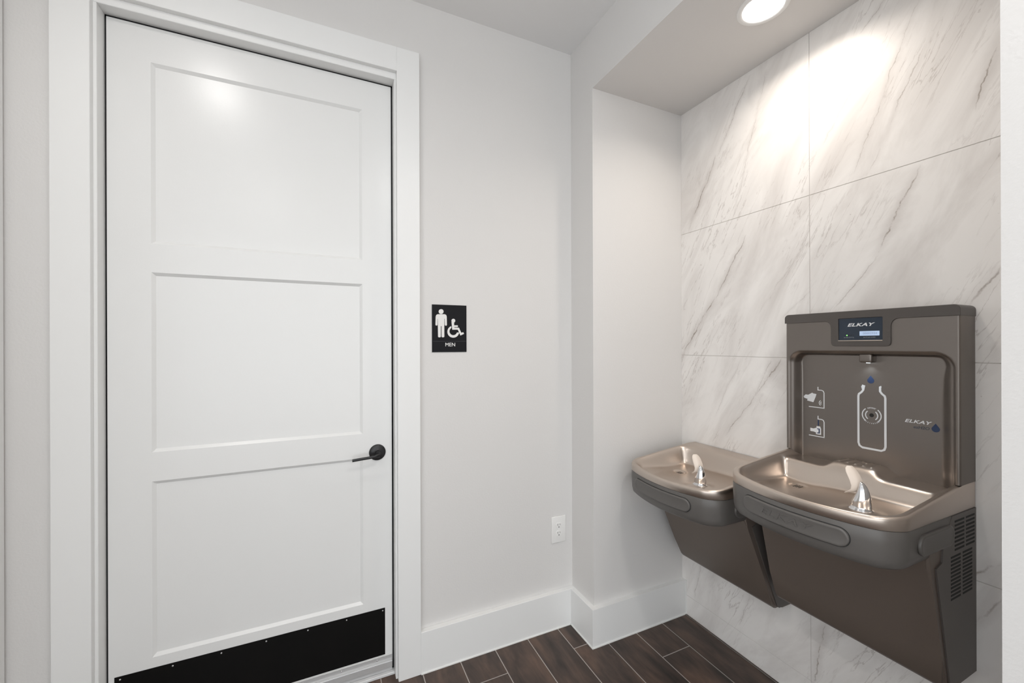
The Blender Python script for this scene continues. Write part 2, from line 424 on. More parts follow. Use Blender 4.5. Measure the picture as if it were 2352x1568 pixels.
# ================================================================= DOOR
door = bpy.data.objects.new('door_1', None); C.objects.link(door); door['kind'] = 'structure'
DX0, DX1, DZ0, DZ1 = -0.0065, 0.9135, 0.045, 2.4985
PL, PR = 0.1094, 0.7971
PZ = [(1.7497, 2.377), (1.0269, 1.6502), (0.3177, 0.9262)]
bm = BM()
xs = [DX0, PL, PR, DX1]; zs = [DZ0] + [v for pr in PZ[::-1] for v in pr] + [DZ1]
for i in range(3):
    for k in range(7):
        x0, x1, z0, z1 = xs[i], xs[i + 1], zs[k], zs[k + 1]
        if i == 1 and k in (1, 3, 5):
            wv, dp = 0.0105, 0.0085
            a = [(x0, YS, z0), (x1, YS, z0), (x1, YS, z1), (x0, YS, z1)]
            b = [(x0 + wv, YS + dp, z0 + wv), (x1 - wv, YS + dp, z0 + wv), (x1 - wv, YS + dp, z1 - wv), (x0 + wv, YS + dp, z1 - wv)]
            for q in range(4): quad(bm, [a[q], a[(q + 1) % 4], b[(q + 1) % 4], b[q]])
            quad(bm, b)
        else:
            quad(bm, [(x0, YS, z0), (x1, YS, z0), (x1, YS, z1), (x0, YS, z1)])
c = [(DX0, DZ0), (DX1, DZ0), (DX1, DZ1), (DX0, DZ1)]
for q in range(4):
    (xa, za), (xb, zb) = c[q], c[(q + 1) % 4]
    quad(bm, [(xa, YS, za), (xb, YS, zb), (xb, YS + .044, zb), (xa, YS + .044, za)])
quad(bm, [(x, YS + .044, z) for x, z in c])
bmesh.ops.remove_doubles(bm, verts=bm.verts, dist=1e-5)
obj('door_slab', bm, M_DOOR, door)
bm = BM()   # black strips painting the shade in the gap round the slab
for x0, x1, z0, z1 in ((OX0, DX0 - .0002, 0.013, OZ), (DX1 + .0002, OX1, 0.013, OZ), (OX0, OX1, DZ1 + .0002, OZ)):
    box(bm, x0, x1, YS + 0.004, YS + 0.03, z0, z1)
obj('door_gap_shade', bm, M_GAP_SHADE, door, label='black strips for the shade in the door gap')
# lever handle
hx, hz = 0.8545, 0.9445
bm = BM(); lathe(bm, (hx, YS - 0.0002, hz), (0, -1, 0), [(0.0335, 0), (0.0335, 0.003), (0.031, 0.006), (0.020, 0.0085), (0.0125, 0.0105), (0.011, 0.012), (0.0105, 0.030)], 48, True, True)
hd = obj('handle_rose', bm, M_BLACK, door, 40, label='round black door handle rose')
bm = BM()
path = [(hx + 0.004, -0.000, hz - .002), (hx - 0.004, -0.004, hz - .003), (hx - 0.016, -0.007, hz - .005), (hx - 0.035, -0.0065, hz - .007), (hx - 0.06, -0.004, hz - .009), (hx - 0.085, -0.001, hz - .0115), (hx - 0.101, 0.0015, hz - .0135)]
rings = []
for i, (px, py, pz) in enumerate(path):
    ry, rz_ = (0.0055, 0.0085) if i < 2 else (0.0042, 0.0058)
    ring = []
    for q in range(16):
        a = 2 * PI * q / 16
        ring.append((px, py + ry * math.cos(a), pz + rz_ * math.sin(a)))
    rings.append(ring)
loft(bm, rings, True, True, True)
obj('lever', bm, M_BLACK, hd, 50)
# kick plate
bm = BM(); box(bm, 0.009, 0.8835, YS - 0.0016, YS - .0001, 0.084, 0.2820, 0.0004, 1)
kp = obj('kick_plate', bm, M_KICK, door, label='black kick plate')
for i in range(7):
    sx_ = 0.024 + i * (0.874 - 0.024) / 6
    bm = BM(); lathe(bm, (sx_, YS - 0.0015, 0.2715), (0, -1, 0), [(0.0028, 0), (0.0024, 0.0010), (0.0012, 0.0015)], 12, True, True)
    obj('screw', bm, M_ALU, kp, 60)
# sweep
bm = BM()
box(bm, DX0, DX1 - .002, YS - 0.004, YS - .0002, 0.058, 0.0805, 0.0008, 1)
box(bm, DX0, DX1 - .002, YS - 0.013, YS - .0002, 0.031, 0.058, 0.002, 2)
box(bm, DX0, DX1 - .002, YS - 0.004, YS + .04, 0.0135, 0.0445, 0.0, 1)
sw = obj('door_sweep', bm, M_ALU, door, label='pale metal door sweep')
for i in range(7):
    sx_ = 0.02 + i * 0.1385
    bm = BM(); lathe(bm, (sx_, YS - 0.0038, 0.0695), (0, -1, 0), [(0.0034, 0), (0.003, 0.001), (0.0012, 0.0018)], 12, True, True)
    obj('screw', bm, M_CHROME, sw, 60)

# ================================================================= SIGN
sg = thing('restroom_sign', 'black MEN restroom sign with white man and wheelchair pictograms on the wall', 'sign', (1.0778, 0, 1.3645))
SW_, SH_ = 0.1565, 0.2080
fs = lambda x, y, t: (x, -0.0035 + -t, y)
bm = BM(); box(bm, 0, SW_, -0.0035, -0.0002, 0, SH_, 0.0006, 1); obj('sign_plate', bm, M_SIGN, sg)
# from the crop: plate spans x 342..1165, y 195(235)..1335 ; use 823 x 1120 units
def sp_(x, y):   # crop pixels -> plate metres (shear removed)
    t = (x - 342) / 823.0
    yt = 192 + 43 * t; yb = 1338 - 3 * t
    return (t * SW_, SH_ * (1 - (y - yt) / (yb - yt)))
man = []
head = [sp_(553 + 58 * math.cos(a), 368 + 58 * math.sin(a)) for a in [i * PI / 12 for i in range(24)]]
body = [(470, 430), (640, 432), (672, 450), (686, 490), (690, 690), (680, 705), (655, 708), (640, 690), (636, 540), (628, 540), (628, 965), (618, 982), (575, 984), (562, 965), (562, 715), (548, 715), (545, 965), (532, 984), (492, 982), (480, 965), (474, 540), (468, 540), (466, 690), (452, 702), (428, 698), (420, 680), (426, 490), (438, 450)]
obj('man_pictogram', merge(shape([head], 0.0008, fs), shape([[sp_(*p) for p in body]], 0.0008, fs)), M_SIGNW, sg)
wh = [sp_(843 + 46 * math.cos(a), 590 + 46 * math.sin(a)) for a in [i * PI / 10 for i in range(20)]]
torso = [sp_(*p) for p in [(798, 618), (862, 634), (862, 700), (945, 700), (958, 722), (945, 742), (866, 745), (866, 757), (980, 757), (1035, 878), (1085, 866), (1103, 905), (1015, 945), (950, 805), (818, 805)]]
wheel = [sp_(*p) for p in (arc(842, 852, 143, 250, 8, 24) + arc(842, 842, 92, 18, 240, 20))]
obj('wheelchair_pictogram', merge(shape([wh], 0.0012, lambda x, y, t: fs(x, y, t + 0.0003)), shape([torso], 0.0008, fs), shape([wheel], 0.0008, fs)), M_SIGNW, sg)
bm = BM(); box(bm, 0.003, SW_ - 0.002, -0.0038, -0.0034, 0.0475, 0.0482); obj('divider_line', bm, mat('sign_line', (0.10, 0.10, 0.11), 0.5), sg)
ct = sp_(768, 1163)
obj('sign_lettering', text('MEN', 0.0225, lambda x, y, t: (ct[0] + x, -0.0038 - t, ct[1] + y), 0.0006, 0, 1.02, 0.0002), M_SIGNW, sg)

# ================================================================= OUTLET
ot = thing('wall_outlet', 'white duplex wall outlet low on the wall near the corner', 'outlet', (1.711, 0, 0.4110))
bm = BM(); box(bm, -0.0405, 0.0405, -0.006, -0.0002, 0, 0.1305, 0.0028, 3); obj('outlet_cover', bm, M_PLASTIC, ot, 40)
for zc in (0.0455, 0.085):
    r0 = [(px, py) for px, py in [(0.0172 * math.cos(2 * PI * i / 32), 0.0172 * math.sin(2 * PI * i / 32)) for i in range(32)]]
    r0 = [(px, max(-0.0145, min(0.0145, py))) for px, py in r0]
    bm = shape([r0], 0.0018, lambda x, y, t, zc=zc: (x, -0.0065 - t, zc + y), 0.0005)
    rc = obj('socket', bm, M_PLASTIC, ot)
    bm = BM()
    box(bm, -0.0078, -0.0058, -0.0079, -0.007, zc + 0.000, zc + 0.0085); box(bm, 0.0058, 0.0074, -0.0079, -0.007, zc + 0.001, zc + 0.0075)
    cyl(bm, (0, -0.007, zc - 0.0075), (0, -1, 0), 0.0026, 0.0026, 0.0009, 16)
    obj('socket_slots', bm, M_SLOT, rc)
bm = BM(); lathe(bm, (0, -0.006, 0.0652), (0, -1, 0), [(0.0025, 0), (0.002, .0008)], 12, True, True); obj('screw', bm, M_PLASTIC, ot)

# ================================================================= DOWNLIGHTS
def downlight(x, y, z, label, power, col, spread=158, r=0.062, grp=None):
    t = thing('recessed_downlight', label, 'light', (x, y, z), 0, grp)
    bm = BM(); lathe(bm, (0, 0, -0.0003), (0, 0, -1), [(r + 0.017, 0), (r + 0.0165, 0.003), (r + 0.010, 0.005), (r + 0.001, 0.0045), (r - .001, 0.0015)], 64, False, False)
    obj('trim_ring', bm, M_TRIM, t, 60)
    bm = BM(); lathe(bm, (0, 0, -0.001), (0, 0, -1), [(r, 0), (r, 0.0008), (0.001, 0.0012)], 64, True, True)
    obj('lens', bm, M_LENS, t, 60)
    ld = bpy.data.lights.new('lamp', 'AREA'); ld.shape = 'DISK'; ld.size = 2 * r; ld.energy = power; ld.color = col
    ld.spread = math.radians(spread)
    lo = bpy.data.objects.new('lamp', ld); C.objects.link(lo); lo.parent = t; lo.location = (0, 0, -0.0048)
    return t
downlight(2.0755, -0.812, HS, 'round recessed downlight in the alcove soffit above the drinking fountains', P_ALCOVE, WARM, 150, 0.066)
for x, y, pw, lb in ((0.11, -0.957, 5.0, 'in front of the door, near its hinge side'), (0.11, -2.75, 7.0, 'behind the camera, added unseen for room light'),
                 (1.35, -2.0, 11.0, 'beside the camera, added unseen to brighten the alcove')):
    downlight(x, y, H, 'round recessed downlight in the high ceiling ' + lb, pw, NEUTRAL, 165, 0.07, 'corridor ceiling downlights')  # the two lamps near the camera are unseen, added as fill

# ================================================================= DRINKING FOUNTAINS
# local frame: x = distance out from the tiled wall, y = along the wall from the unit's far-left edge, z above the back rim
W = 0.470
def dfront(s):
    e = min(s, W - s); e = max(e, 0); r = 0.055
    d = 0.477 - 0.054 * ((s - W / 2) / (W / 2)) ** 2
    if e < r: d -= r * (1 - math.sqrt(max(0, 1 - ((r - e) / r) ** 2)))
    return d
def outline(n=70, back=0.004):
    pts = [(back + (0.36 - back) * i / 8, 0.0) for i in range(8)]
    for i in range(n + 1):
        s = W / 2 * (1 - math.cos(PI * i / n))
        pts.append((dfront(s), s))
    pts += [(0.36 - (0.36 - back) * (i + 1) / 8, W) for i in range(8)]
    return pts
OUT = outline()
def normals(pts):
    r = []
    for i in range(len(pts)):
        a = Vector(pts[max(i - 1, 0)]); b = Vector(pts[min(i + 1, len(pts) - 1)])
        t = (b - a).normalized(); r.append((t.y, -t.x))
    return r
NRM = normals(OUT)
def zrim(d): return -0.047 * min(max((d - 0.05) / 0.415, 0), 1)
def ring_at(z, inset):
    return [(p[0] - n[0] * inset, p[1] - n[1] * inset, z(p[0]) if callable(z) else z) for p, n in zip(OUT, NRM)]
def ring_in(dz, inset):      # ring whose height follows the sloping rim
    return [(x, y, zrim(x) + dz) for x, y, _ in ring_at(0, inset)]
ARC = [0.0]
for a, b in zip(OUT[:-1], OUT[1:]): ARC.append(ARC[-1] + math.dist(a, b))
def along(l):
    for i in range(len(ARC) - 1):
        if ARC[i + 1] >= l:
            t = (l - ARC[i]) / max(1e-9, ARC[i + 1] - ARC[i])
            p = Vector(OUT[i]).lerp(Vector(OUT[i + 1]), t); n = Vector(NRM[i]).lerp(Vector(NRM[i + 1]), t).normalized()
            return p, n
    return Vector(OUT[-1]), Vector(NRM[-1])
def arc_of(s):   # arc length where the front reaches coordinate s
    i = min(range(8, len(OUT) - 8), key=lambda k: abs(OUT[k][1] - s)); return ARC[i]
SEAM, BOT = -0.075, -0.178
SIDE_PAD = [(0.205, 0.334)]

def pad(l0, l1, z0, z1, parent, name, proud=0.007, material=None):
    bm = BM(); r = (z1 - z0) / 2; nl = 48
    zc = (z0 + z1) / 2
    def P(l, z, h):
        p, n = along(l); return (p.x + n.x * (h - 0.004), p.y + n.y * (h - 0.004), z)
    lens = l1 - l0
    rings = []
    for ins, h in ((0.0, 0.0), (0.0, proud * .55), (0.0012, proud * .85), (0.0035, proud), (0.0075, proud * 0.93), (0.010, proud * 0.88)):
        pts = rrect(l0 + ins, l1 - ins, z0 + ins, z1 - ins, r - ins - 1e-4, 10)
        # add points on the long edges so that the pad follows the bow
        full = []
        for i, p in enumerate(pts):
            full.append(p); q = pts[(i + 1) % len(pts)]
            if abs(q[0] - p[0]) > 0.05:
                for k in range(1, 14): full.append((p[0] + (q[0] - p[0]) * k / 14, p[1] + (q[1] - p[1]) * k / 14))
        rings.append([P(a, b, h + 0.004) for a, b in full])
    vs_ = loft(bm, rings, True)
    # cap following the bow: strips between matching points of the top and bottom edges
    last = vs_[-1]; n = len(last)
    # index halves: corners are ordered TR, TL, BL, BR ; pair i with mirrored index
    bm.verts.ensure_lookup_table()
    top = [i for i in range(n) if True]
    half = n // 2
    # start at middle of the right end
    a, b = list(range(0, half)), list(range(n - 1, half - 1, -1))
    for i in range(half - 1):
        try: bm.faces.new((last[a[i]], last[a[i + 1]], last[b[i + 1]], last[b[i]]))
        except ValueError: pass
    bmesh.ops.remove_doubles(bm, verts=bm.verts, dist=1e-6)
    return obj(name, bm, material or M_APRON, parent, 45)

def shelf_height(D, S, e, tray):
    """height of the basin surface; D, S arrays, e distance to the outer edge"""
    zr = -0.047 * np.clip((D - 0.05) / 0.415, 0, 1)
    floor = -0.084 - 0.010 * np.exp(-((D - 0.225) ** 2 + (S - 0.118) ** 2) / (0.07 ** 2)) + 0.010 * np.clip((S - 0.15) / 0.3, 0, 1)
    wall = sstep((e - 0.015) / 0.034)
    h = zr * (1 - wall) + floor * wall
    if tray:
        edge = 0.150
        ws = sstep((e - 0.014) / 0.018); shelf_z = zr * (1 - ws) - 0.026 * ws
        f = 1 - sstep((D - edge) / 0.028)
        h = h * (1 - f) + np.maximum(shelf_z, h) * f
        # raised tray in the middle
        tf = sstep((S - 0.150) / 0.022) * (1 - sstep((S - 0.292) / 0.024)) * (1 - sstep((D - 0.128) / 0.026))
        tz = -0.003 + 0 * D
        h = h * (1 - tf) + np.maximum(tz, h) * tf
    else:
        edge = 0.075 + 0.05 * np.clip(1 - S / 0.12, 0, 1) ** 2
        f = 1 - sstep((D - edge) / 0.030)
        h = h * (1 - f) + np.maximum(zr - 0.001, h) * f
        k_ = 0.05 * np.clip(D - 0.1, 0, 1) * (1 - sstep((S - 0.03) / 0.09))
        h = h + k_ * wall
    # raised pad under the bubbler
    bd = np.hypot((D - 0.345) * 0.9, S - BUB[1])
    bp = 1 - sstep((bd - 0.026) / 0.034)
    h = h * (1 - bp) + np.maximum(-0.068 + 0 * h, h) * bp
    # raised lip at the far front-left corner
    return h
BUB = [0.340, 0.352]

def make_fountain(z0, yl, label, tray):
    BUB[1] = 0.352 if tray else 0.325
    root = thing('drinking_fountain', label, 'drinking fountain', (XM, yl, z0), PI)
    # ---- cabinet below
    bm = BM()
    ft = 0.176 if tray else 0.104                        # foot of the sloping front
    sl = lambda z: ft + (0.266 - ft) * (z + 0.54) / 0.36
    prof = [(0.001, -0.125), (0.272, -0.125), (0.272, -0.165), (sl(-0.20), -0.20), (sl(-0.33), -0.33), (sl(-0.45), -0.45), (sl(-0.535), -0.535), (ft - 0.010, -0.548), (ft - 0.022, -0.552), (0.001, -0.552)]
    prism(bm, prof, lambda p, t: (p[0], t, p[1]), 0.003, W - 0.003)
    es = [e_ for e_ in bm.edges if abs(e_.verts[0].co.y - e_.verts[1].co.y) < 1e-6 and min(e_.verts[0].co.x, e_.verts[1].co.x) > 0.05]
    bmesh.ops.bevel(bm, geom=es, offset=0.009, segments=3, affect='EDGES')
    cab = obj('cabinet', bm, M_CAB, root, 35, label='brown textured cabinet below the basin')
    side = [(0.001, -0.077), (0.150, -0.077), (0.200, -0.140), (0.205, -0.19), (sl(-0.20) - 0.022, -0.20), (sl(-0.33) - 0.020, -0.33), (sl(-0.535) - 0.016, -0.535), (ft - 0.026, -0.545), (0.001, -0.545)]
    for k, (a, b) in enumerate(((W - 0.0035, W + 0.0008), (-0.0008, 0.0035))):
        bm = BM(); prism(bm, side, lambda p, t: (p[0], t, p[1]), a, b)
        sp = obj('side_panel', bm, M_SIDE, root, 35)
        if k == 0 and tray:      # vent slots on the side that faces the room
            bm = BM()
            for z_, n_, st_, cols in ((-0.094, 8, 0.0110, ((0.135, 0.077), (0.066, 0.012))), (-0.188, 12, 0.0103, ((0.158, 0.100), (0.087, 0.028)))):
                for i in range(n_):
                    for c0, c1 in cols:
                        zz_ = z_ - i * st_
                        box(bm, c1, c0, W - 0.001, W + 0.0012, zz_ - 0.0026, zz_ + 0.0026)
            obj('vent_slots', bm, M_SLOT, sp, label='dark vent slots')
    # ---- apron
    bm = BM()
    loft(bm, [ring_at(SEAM - .0005, 0.006), ring_at(SEAM - .001, 0.0015), ring_at(SEAM - .004, 0.0), ring_at(-0.110, 0.0), ring_at(-0.150, 0.002), ring_at(-0.168, 0.006), ring_at(-0.175, 0.013), ring_at(BOT, 0.024), ring_at(BOT, 0.060)], False)
    last = ring_at(BOT, 0.060)
    bm.faces.new([bm.verts.new(p) for p in last])
    cut = [f for f in bm.faces if f.calc_center_median().x < 0.20 and f.calc_center_median().z < -0.165 and len(f.verts) == 4]
    ap = obj('apron', bm, M_APRON, root, 40)
    la, lb = arc_of(0.085), arc_of(0.380)
    pad(la - .0022, lb + .0022, -0.1437, -0.0893, ap, 'push_bar_gap_shade', 0.0007, M_SLOT)  # dark plate painting the gap shadow round the push bar
    pb = pad(la, lb, -0.1415, -0.0915, ap, 'push_bar')
    lt = ARC[-1] - 0.33
    pad(lt, ARC[-1] - 0.145, -0.150, -0.095, ap, 'side_push_bar')
    pad(0.145, 0.33, -0.150, -0.095, ap, 'side_push_bar')
    if tray:
        lc = (la + lb) / 2
        def onbar(x, y, t):
            p, n = along(lc + x - 0.01); h = 0.0073 + t
            return (p.x + n.x * h, p.y + n.y * h, -0.1165 + y)
        obj('embossed_lettering', text('ELKAY', 0.0270, onbar, 0.0007, 0.25, 1.75, 0.0002, 'CENTER', 1.05), M_APRON, pb)
    # ---- basin
    bm = BM()
    loft(bm, [ring_at(SEAM + .0002, 0.010), ring_at(SEAM, 0.0008), ring_at(SEAM + .001, 0.0)] +
         [ring_in(0.0004 - 0.008 * (1 - math.sin(k)), 0.008 * (1 - math.cos(k))) for k in [i * PI / 2 / 5 for i in range(6)]] +
         [ring_in(0.0004, 0.0095), ring_in(-0.0008, 0.0110)], False)
    inner = np.array([(x, y) for x, y, z in ring_at(0, 0.0085)])
    NU, NV = 150, 150
    out = np.array(OUT)
    su = 0.0086 + (W - 0.0172) * 0.5 * (1 - np.cos(PI * np.linspace(0, 1, NU)) * 0.35 - (1 - 2 * np.linspace(0, 1, NU)) * 0.65)
    xi = inner[8:-8]
    order = np.argsort(xi[:, 1])
    df = np.interp(su, xi[order, 1], xi[order, 0])
    vv = np.linspace(0, 1, NV)
    D = 0.004 + (df[:, None] - 0.004) * vv[None, :]
    S = np.repeat(su[:, None], NV, 1)
    # distance to outline (front and sides)
    E = np.full(D.shape, 9.0)
    for a, b in zip(out[:-1], out[1:]):
        ab = b - a; L2 = (ab ** 2).sum()
        if L2 < 1e-12: continue
        t = np.clip(((D - a[0]) * ab[0] + (S - a[1]) * ab[1]) / L2, 0, 1)
        E = np.minimum(E, np.hypot(D - a[0] - t * ab[0], S - a[1] - t * ab[1]))
    Z = shelf_height(D, S, E, tray)
    keep = sstep((E - 0.013) / 0.006)               # soften the pressed shape, not the rim
    for _ in range(24):
        P = np.pad(Z, 1, mode='edge')
        Z = Z * (1 - keep) + keep * (P[:-2, 1:-1] + P[2:, 1:-1] + P[1:-1, :-2] + P[1:-1, 2:] + 2 * Z) / 6
    if tray:                                         # ribs and a small dip pressed into the raised tray
        for k in range(5):
            c_ = 0.186 + 0.0225 * k
            Z = Z + 0.0040 * np.exp(-((S - c_) / 0.0045) ** 2) * (1 - sstep((D - 0.116) / 0.008)) * sstep((D - 0.058) / 0.006)
        Z = Z - 0.004 * (1 - sstep((np.hypot(D - 0.078, S - 0.243) - 0.008) / 0.005))
    Z = Z - 0.0030 * (1 - sstep((np.hypot(D - 0.225, S - 0.118) - 0.021) / 0.010))
    iz, jz = np.unravel_index(np.argmin(np.hypot(D - 0.225, S - 0.118)), D.shape); zd = float(Z[iz, jz])
    grid = [[bm.verts.new((D[i, j], S[i, j], Z[i, j])) for j in range(NV)] for i in range(NU)]
    for i in range(NU - 1):
        for j in range(NV - 1):
            bm.faces.new((grid[i][j], grid[i + 1][j], grid[i + 1][j + 1], grid[i][j + 1]))
    bs = obj('basin', bm, M_BASIN, root, 60)
    # drain strainer
    bm = BM()
    lathe(bm, (0.225, 0.118, zd - 0.0005), (0, 0, 1), [(0.021, 0), (0.020, 0.0020), (0.016, 0.0018), (0.002, 0.0016)], 32, True, True)
    st = obj('drain_strainer', bm, M_BASIN, bs, 60)
    bm = BM()
    for i in range(-1, 2):
        for j in range(-1, 2):
            cyl(bm, (0.225 + i * 0.0088, 0.118 + j * 0.0088, zd + 0.0010), (0, 0, 1), 0.0033, 0.0033, 0.0006, 10)
    obj('drain_holes', bm, M_DRAIN, st)
    if tray:
        bm = BM(); lathe(bm, (0.078, 0.243, -0.006), (0, 0, 1), [(0.0085, 0), (0.008, 0.0015), (0.003, 0.002)], 24, True, True)
        obj('tray_drain', bm, M_CHROME, bs, 60)
    # ---- bubbler
    ad = Vector((0.35, -0.94)).normalized()           # towards the drain
    pd = Vector((-ad.y, ad.x))
    def B(t, q, z): return (BUB[0] + ad.x * t + pd.x * q, BUB[1] + ad.y * t + pd.y * q, -0.069 + z)
    bm = BM(); rings = []
    for z, fr, bk, hw in ((0, .028, .028, .0235), (.002, .028, .028, .0235), (.004, .0240, .0245, .0205), (.012, .0220, .0240, .0195), (.025, .0195, .0235, .0185), (.038, .0130, .0220, .0168), (.050, .0085, .0195, .0142), (.060, .0055, .0160, .0112), (.068, .0040, .0115, .0080), (.0735, .003, .0070, .0050), (.0765, .0015, .0030, .0020)):
        rings.append([B((fr if math.cos(a) > 0 else bk) * math.cos(a), hw * math.sin(a), z) for a in [2 * PI * i / 28 for i in range(28)]])
    loft(bm, rings, True, True, True)
    bb = obj('bubbler', bm, M_CHROME, root, 60, label='chrome bubbler')
    gd = Vector((-0.47, -0.88)); gq = Vector((0.88, -0.47))      # towards the drain, and across the blade
    bm = BM(); rings = []
    prof = [(.034, .0170, .0350, .0022, .0010), (.029, .0130, .0385, .0065, .0013), (.020, .0060, .0435, .0125, .0022), (.013, .0000, .0510, .0150, .0030), (.011, -.0020, .0620, .0165, .0032), (.013, -.0010, .0740, .0175, .0030), (.018, .0010, .0860, .0175, .0028), (.024, .0030, .0970, .0165, .0026), (.029, .0050, .1060, .0130, .0022), (.032, .0060, .1120, .0070, .0018)]
    for i, (t, qo, z, hw, th) in enumerate(prof):
        a = prof[max(i - 1, 0)]; b = prof[min(i + 1, len(prof) - 1)]
        tx, tz = b[0] - a[0], b[2] - a[2]; ln = math.hypot(tx, tz); nx, nz = tz / ln, -tx / ln
        ring = []
        for k in range(20):
            q = 2 * PI * k / 20
            tt = t + nx * th * math.sin(q) + 0.25 * hw * (1 - abs(math.cos(q))) * -1 + 0.25 * hw
            ww = qo + hw * math.cos(q)
            ring.append((BUB[0] + gd.x * tt + gq.x * ww, BUB[1] + gd.y * tt + gq.y * ww, -0.069 + z + nz * th * math.sin(q)))
        rings.append(ring)
    loft(bm, rings, True, True, True)
    obj('mouth_guard', bm, M_GUARD, bb, 60, label='beige flexible mouth guard')
    return root

left_f = make_fountain(0.905, -0.265, 'lower stainless drinking fountain in the alcove corner, without a bottle filler', False)
right_f = make_fountain(1.003, -0.775, 'higher stainless drinking fountain with an upright bottle filler and lit display', True)

# ---------------------------------------------------------------- bottle filler on the higher fountain
bf = bpy.data.objects.new('bottle_filler', None); C.objects.link(bf); bf.parent = right_f; bf.empty_display_size = 0.05
DF, ZT = 0.095, 0.475
def recess(s, z):
    """how deep the niche is at s, z (rel. to rim)"""
    s0, s1, zt, r = 0.008, 0.463, 0.3700, 0.050
    es = np.minimum(s - s0, s1 - s); et = zt - z
    e_ = np.minimum(es, et)
    cx = r - es; cy = r - et
    corner = (cx > 0) & (cy > 0)
    e_ = np.where(corner, r - np.hypot(cx, cy), e_)
    lip = 0.010 * sstep(e_ / 0.012)
    wgt = sstep(et / np.maximum(et + es, 1e-4) * 1.6 - 0.3)
    width = 0.008 * (1 - wgt) + np.where(s < W / 2, 0.020, 0.036) * wgt
    deep = 0.030 * sstep((e_ - 0.010) / width)
    return np.where(e_ > 0, lip + deep, 0)
bm = BM()
RC = 0.005
sfr = list(np.unique(np.concatenate([np.linspace(RC, 0.07, 34), np.linspace(0.07, 0.40, 40), np.linspace(0.40, W - RC, 36)])))
zrows = list(np.unique(np.concatenate([np.linspace(-0.035, 0.29, 30), np.linspace(0.29, 0.375, 84), np.linspace(0.375, ZT, 10)])))
rings = []
for z in zrows:
    row = [(0.001, 0.0, z), (DF - RC, 0.0, z)]
    row += [(DF - RC + RC * math.sin(a), RC - RC * math.cos(a), z) for a in [PI / 2 * k / 5 for k in range(1, 5)]]
    rr = recess(np.array(sfr), np.full(len(sfr), z))
    row += [(DF - float(q), float(s), z) for s, q in zip(sfr, rr)]
    row += [(DF - RC + RC * math.cos(a), W - RC + RC * math.sin(a), z) for a in [PI / 2 * k / 5 for k in range(1, 5)]]
    row += [(DF - RC, W, z), (0.001, W, z)]
    if z < -0.003: row = [(a, b, c_ if 0.014 < b < W - 0.014 else -0.003) for a, b, c_ in row]
    rings.append(row)
loft(bm, rings, False)
obj('filler_panel', bm, M_PANEL, bf, 50)
# cap with the display lobe
def lobe():
    p = [(-0.002, 0.470)]
    p += [(0.128 + 0.020 * math.sin(a), 0.450 + 0.020 * math.cos(a)) for a in [PI / 2 * k / 6 for k in range(7)]]
    p = [(-0.002, 0.470)] + [(0.136, 0.470), (0.143, 0.468), (0.149, 0.463), (0.1525, 0.456), (0.154, 0.448)]
    p += [(0.154, 0.397), (0.1555, 0.390), (0.160, 0.3855), (0.167, 0.384)]
    p += [(0.306, 0.384), (0.313, 0.3855), (0.3175, 0.390), (0.319, 0.397)]
    p += [(0.319, 0.448), (0.3205, 0.456), (0.324, 0.463), (0.330, 0.468), (0.337, 0.470)]
    p += [(W + 0.002, 0.470)] + [(W + 0.002 - 0.014 + 0.014 * math.cos(a), 0.488 + 0.014 * math.sin(a)) for a in [PI / 2 * k / 6 for k in range(7)]]
    p += [(0.012 - 0.014 * math.sin(a), 0.488 + 0.014 * math.cos(a)) for a in [PI / 2 * k / 6 for k in range(7)]]
    return p
hole = rrect(0.1765, 0.2985, 0.4035, 0.4775, 0.003, 3)
DC = DF + 0.0045
bm = shape([lobe(), hole], 0.0075, lambda x, y, t: (DC - 0.00375 + t, x, y), 0.0012)
# body of the cap behind its face: rounded at the right-hand end
rr_ = 0.014
cpoly = [(-0.002, 0.470)] + [(-0.002 + rr_ - rr_ * math.cos(a), 0.502 - rr_ + rr_ * math.sin(a)) for a in [PI / 2 * k / 6 for k in range(7)]]
cpoly += [(W + 0.002 - rr_ + rr_ * math.sin(a), 0.502 - rr_ + rr_ * math.cos(a)) for a in [PI / 2 * k / 6 for k in range(7)]] + [(W + 0.002, 0.470)]
b2 = BM(); prism(b2, cpoly, lambda p, t: (t, p[0], p[1]), 0.001, DC - 0.006)
obj('filler_cap', merge(bm, b2), M_CAP, bf, 40)
bm = BM(); box(bm, DF - 0.002, DF + 0.0008, 0.1768, 0.2982, 0.4038, 0.4772)
ds = obj('display', bm, M_SCREEN, bf, label='dark blue display panel')
bm = BM(); box(bm, DF + 0.0005, DF + 0.0052, 0.1765, 0.2985, 0.4015, 0.4038, 0.0005, 1)
obj('display_sill', bm, M_BASIN, bf)
fd = lambda s0, z0: (lambda x, y, t: (DF + 0.0011 + t, s0 + x, z0 + y))
obj('logo_lettering', text('ELKAY', 0.0146, fd(0.2365, 0.4545), 0.0003, 0.3, 1.6, 0.0004, 'CENTER', 1.05), M_MARKW, ds)
obj('lcd', shape([rrect(0.2365, 0.2895, 0.4185, 0.4335, 0.0012, 3)], 0.0004, lambda x, y, t: (DF + 0.0011 + t, x, y)), M_LCD, ds, label='lit pale blue counter screen')
obj('lcd_digits', text('00002934', 0.0095, lambda x, y, t: (DF + 0.0015 + t, 0.2645 + x, 0.4258 + y), 0.0002, 0, 1.0, 0), M_LCDTXT, ds)
bm = BM(); lathe(bm, (DF + 0.0008, 0.2005, 0.4205), (1, 0, 0), [(0.0018, 0), (0.0014, 0.0008)], 16, True, True); obj('status_led', bm, M_LED, ds)
bm = BM()
for q in (0.207, 0.2125, 0.218): lathe(bm, (DF + 0.0008, q, 0.4205), (1, 0, 0), [(0.0014, 0), (0.0012, 0.0004)], 12, True, True)
obj('unlit_leds', bm, M_DRAIN, ds)
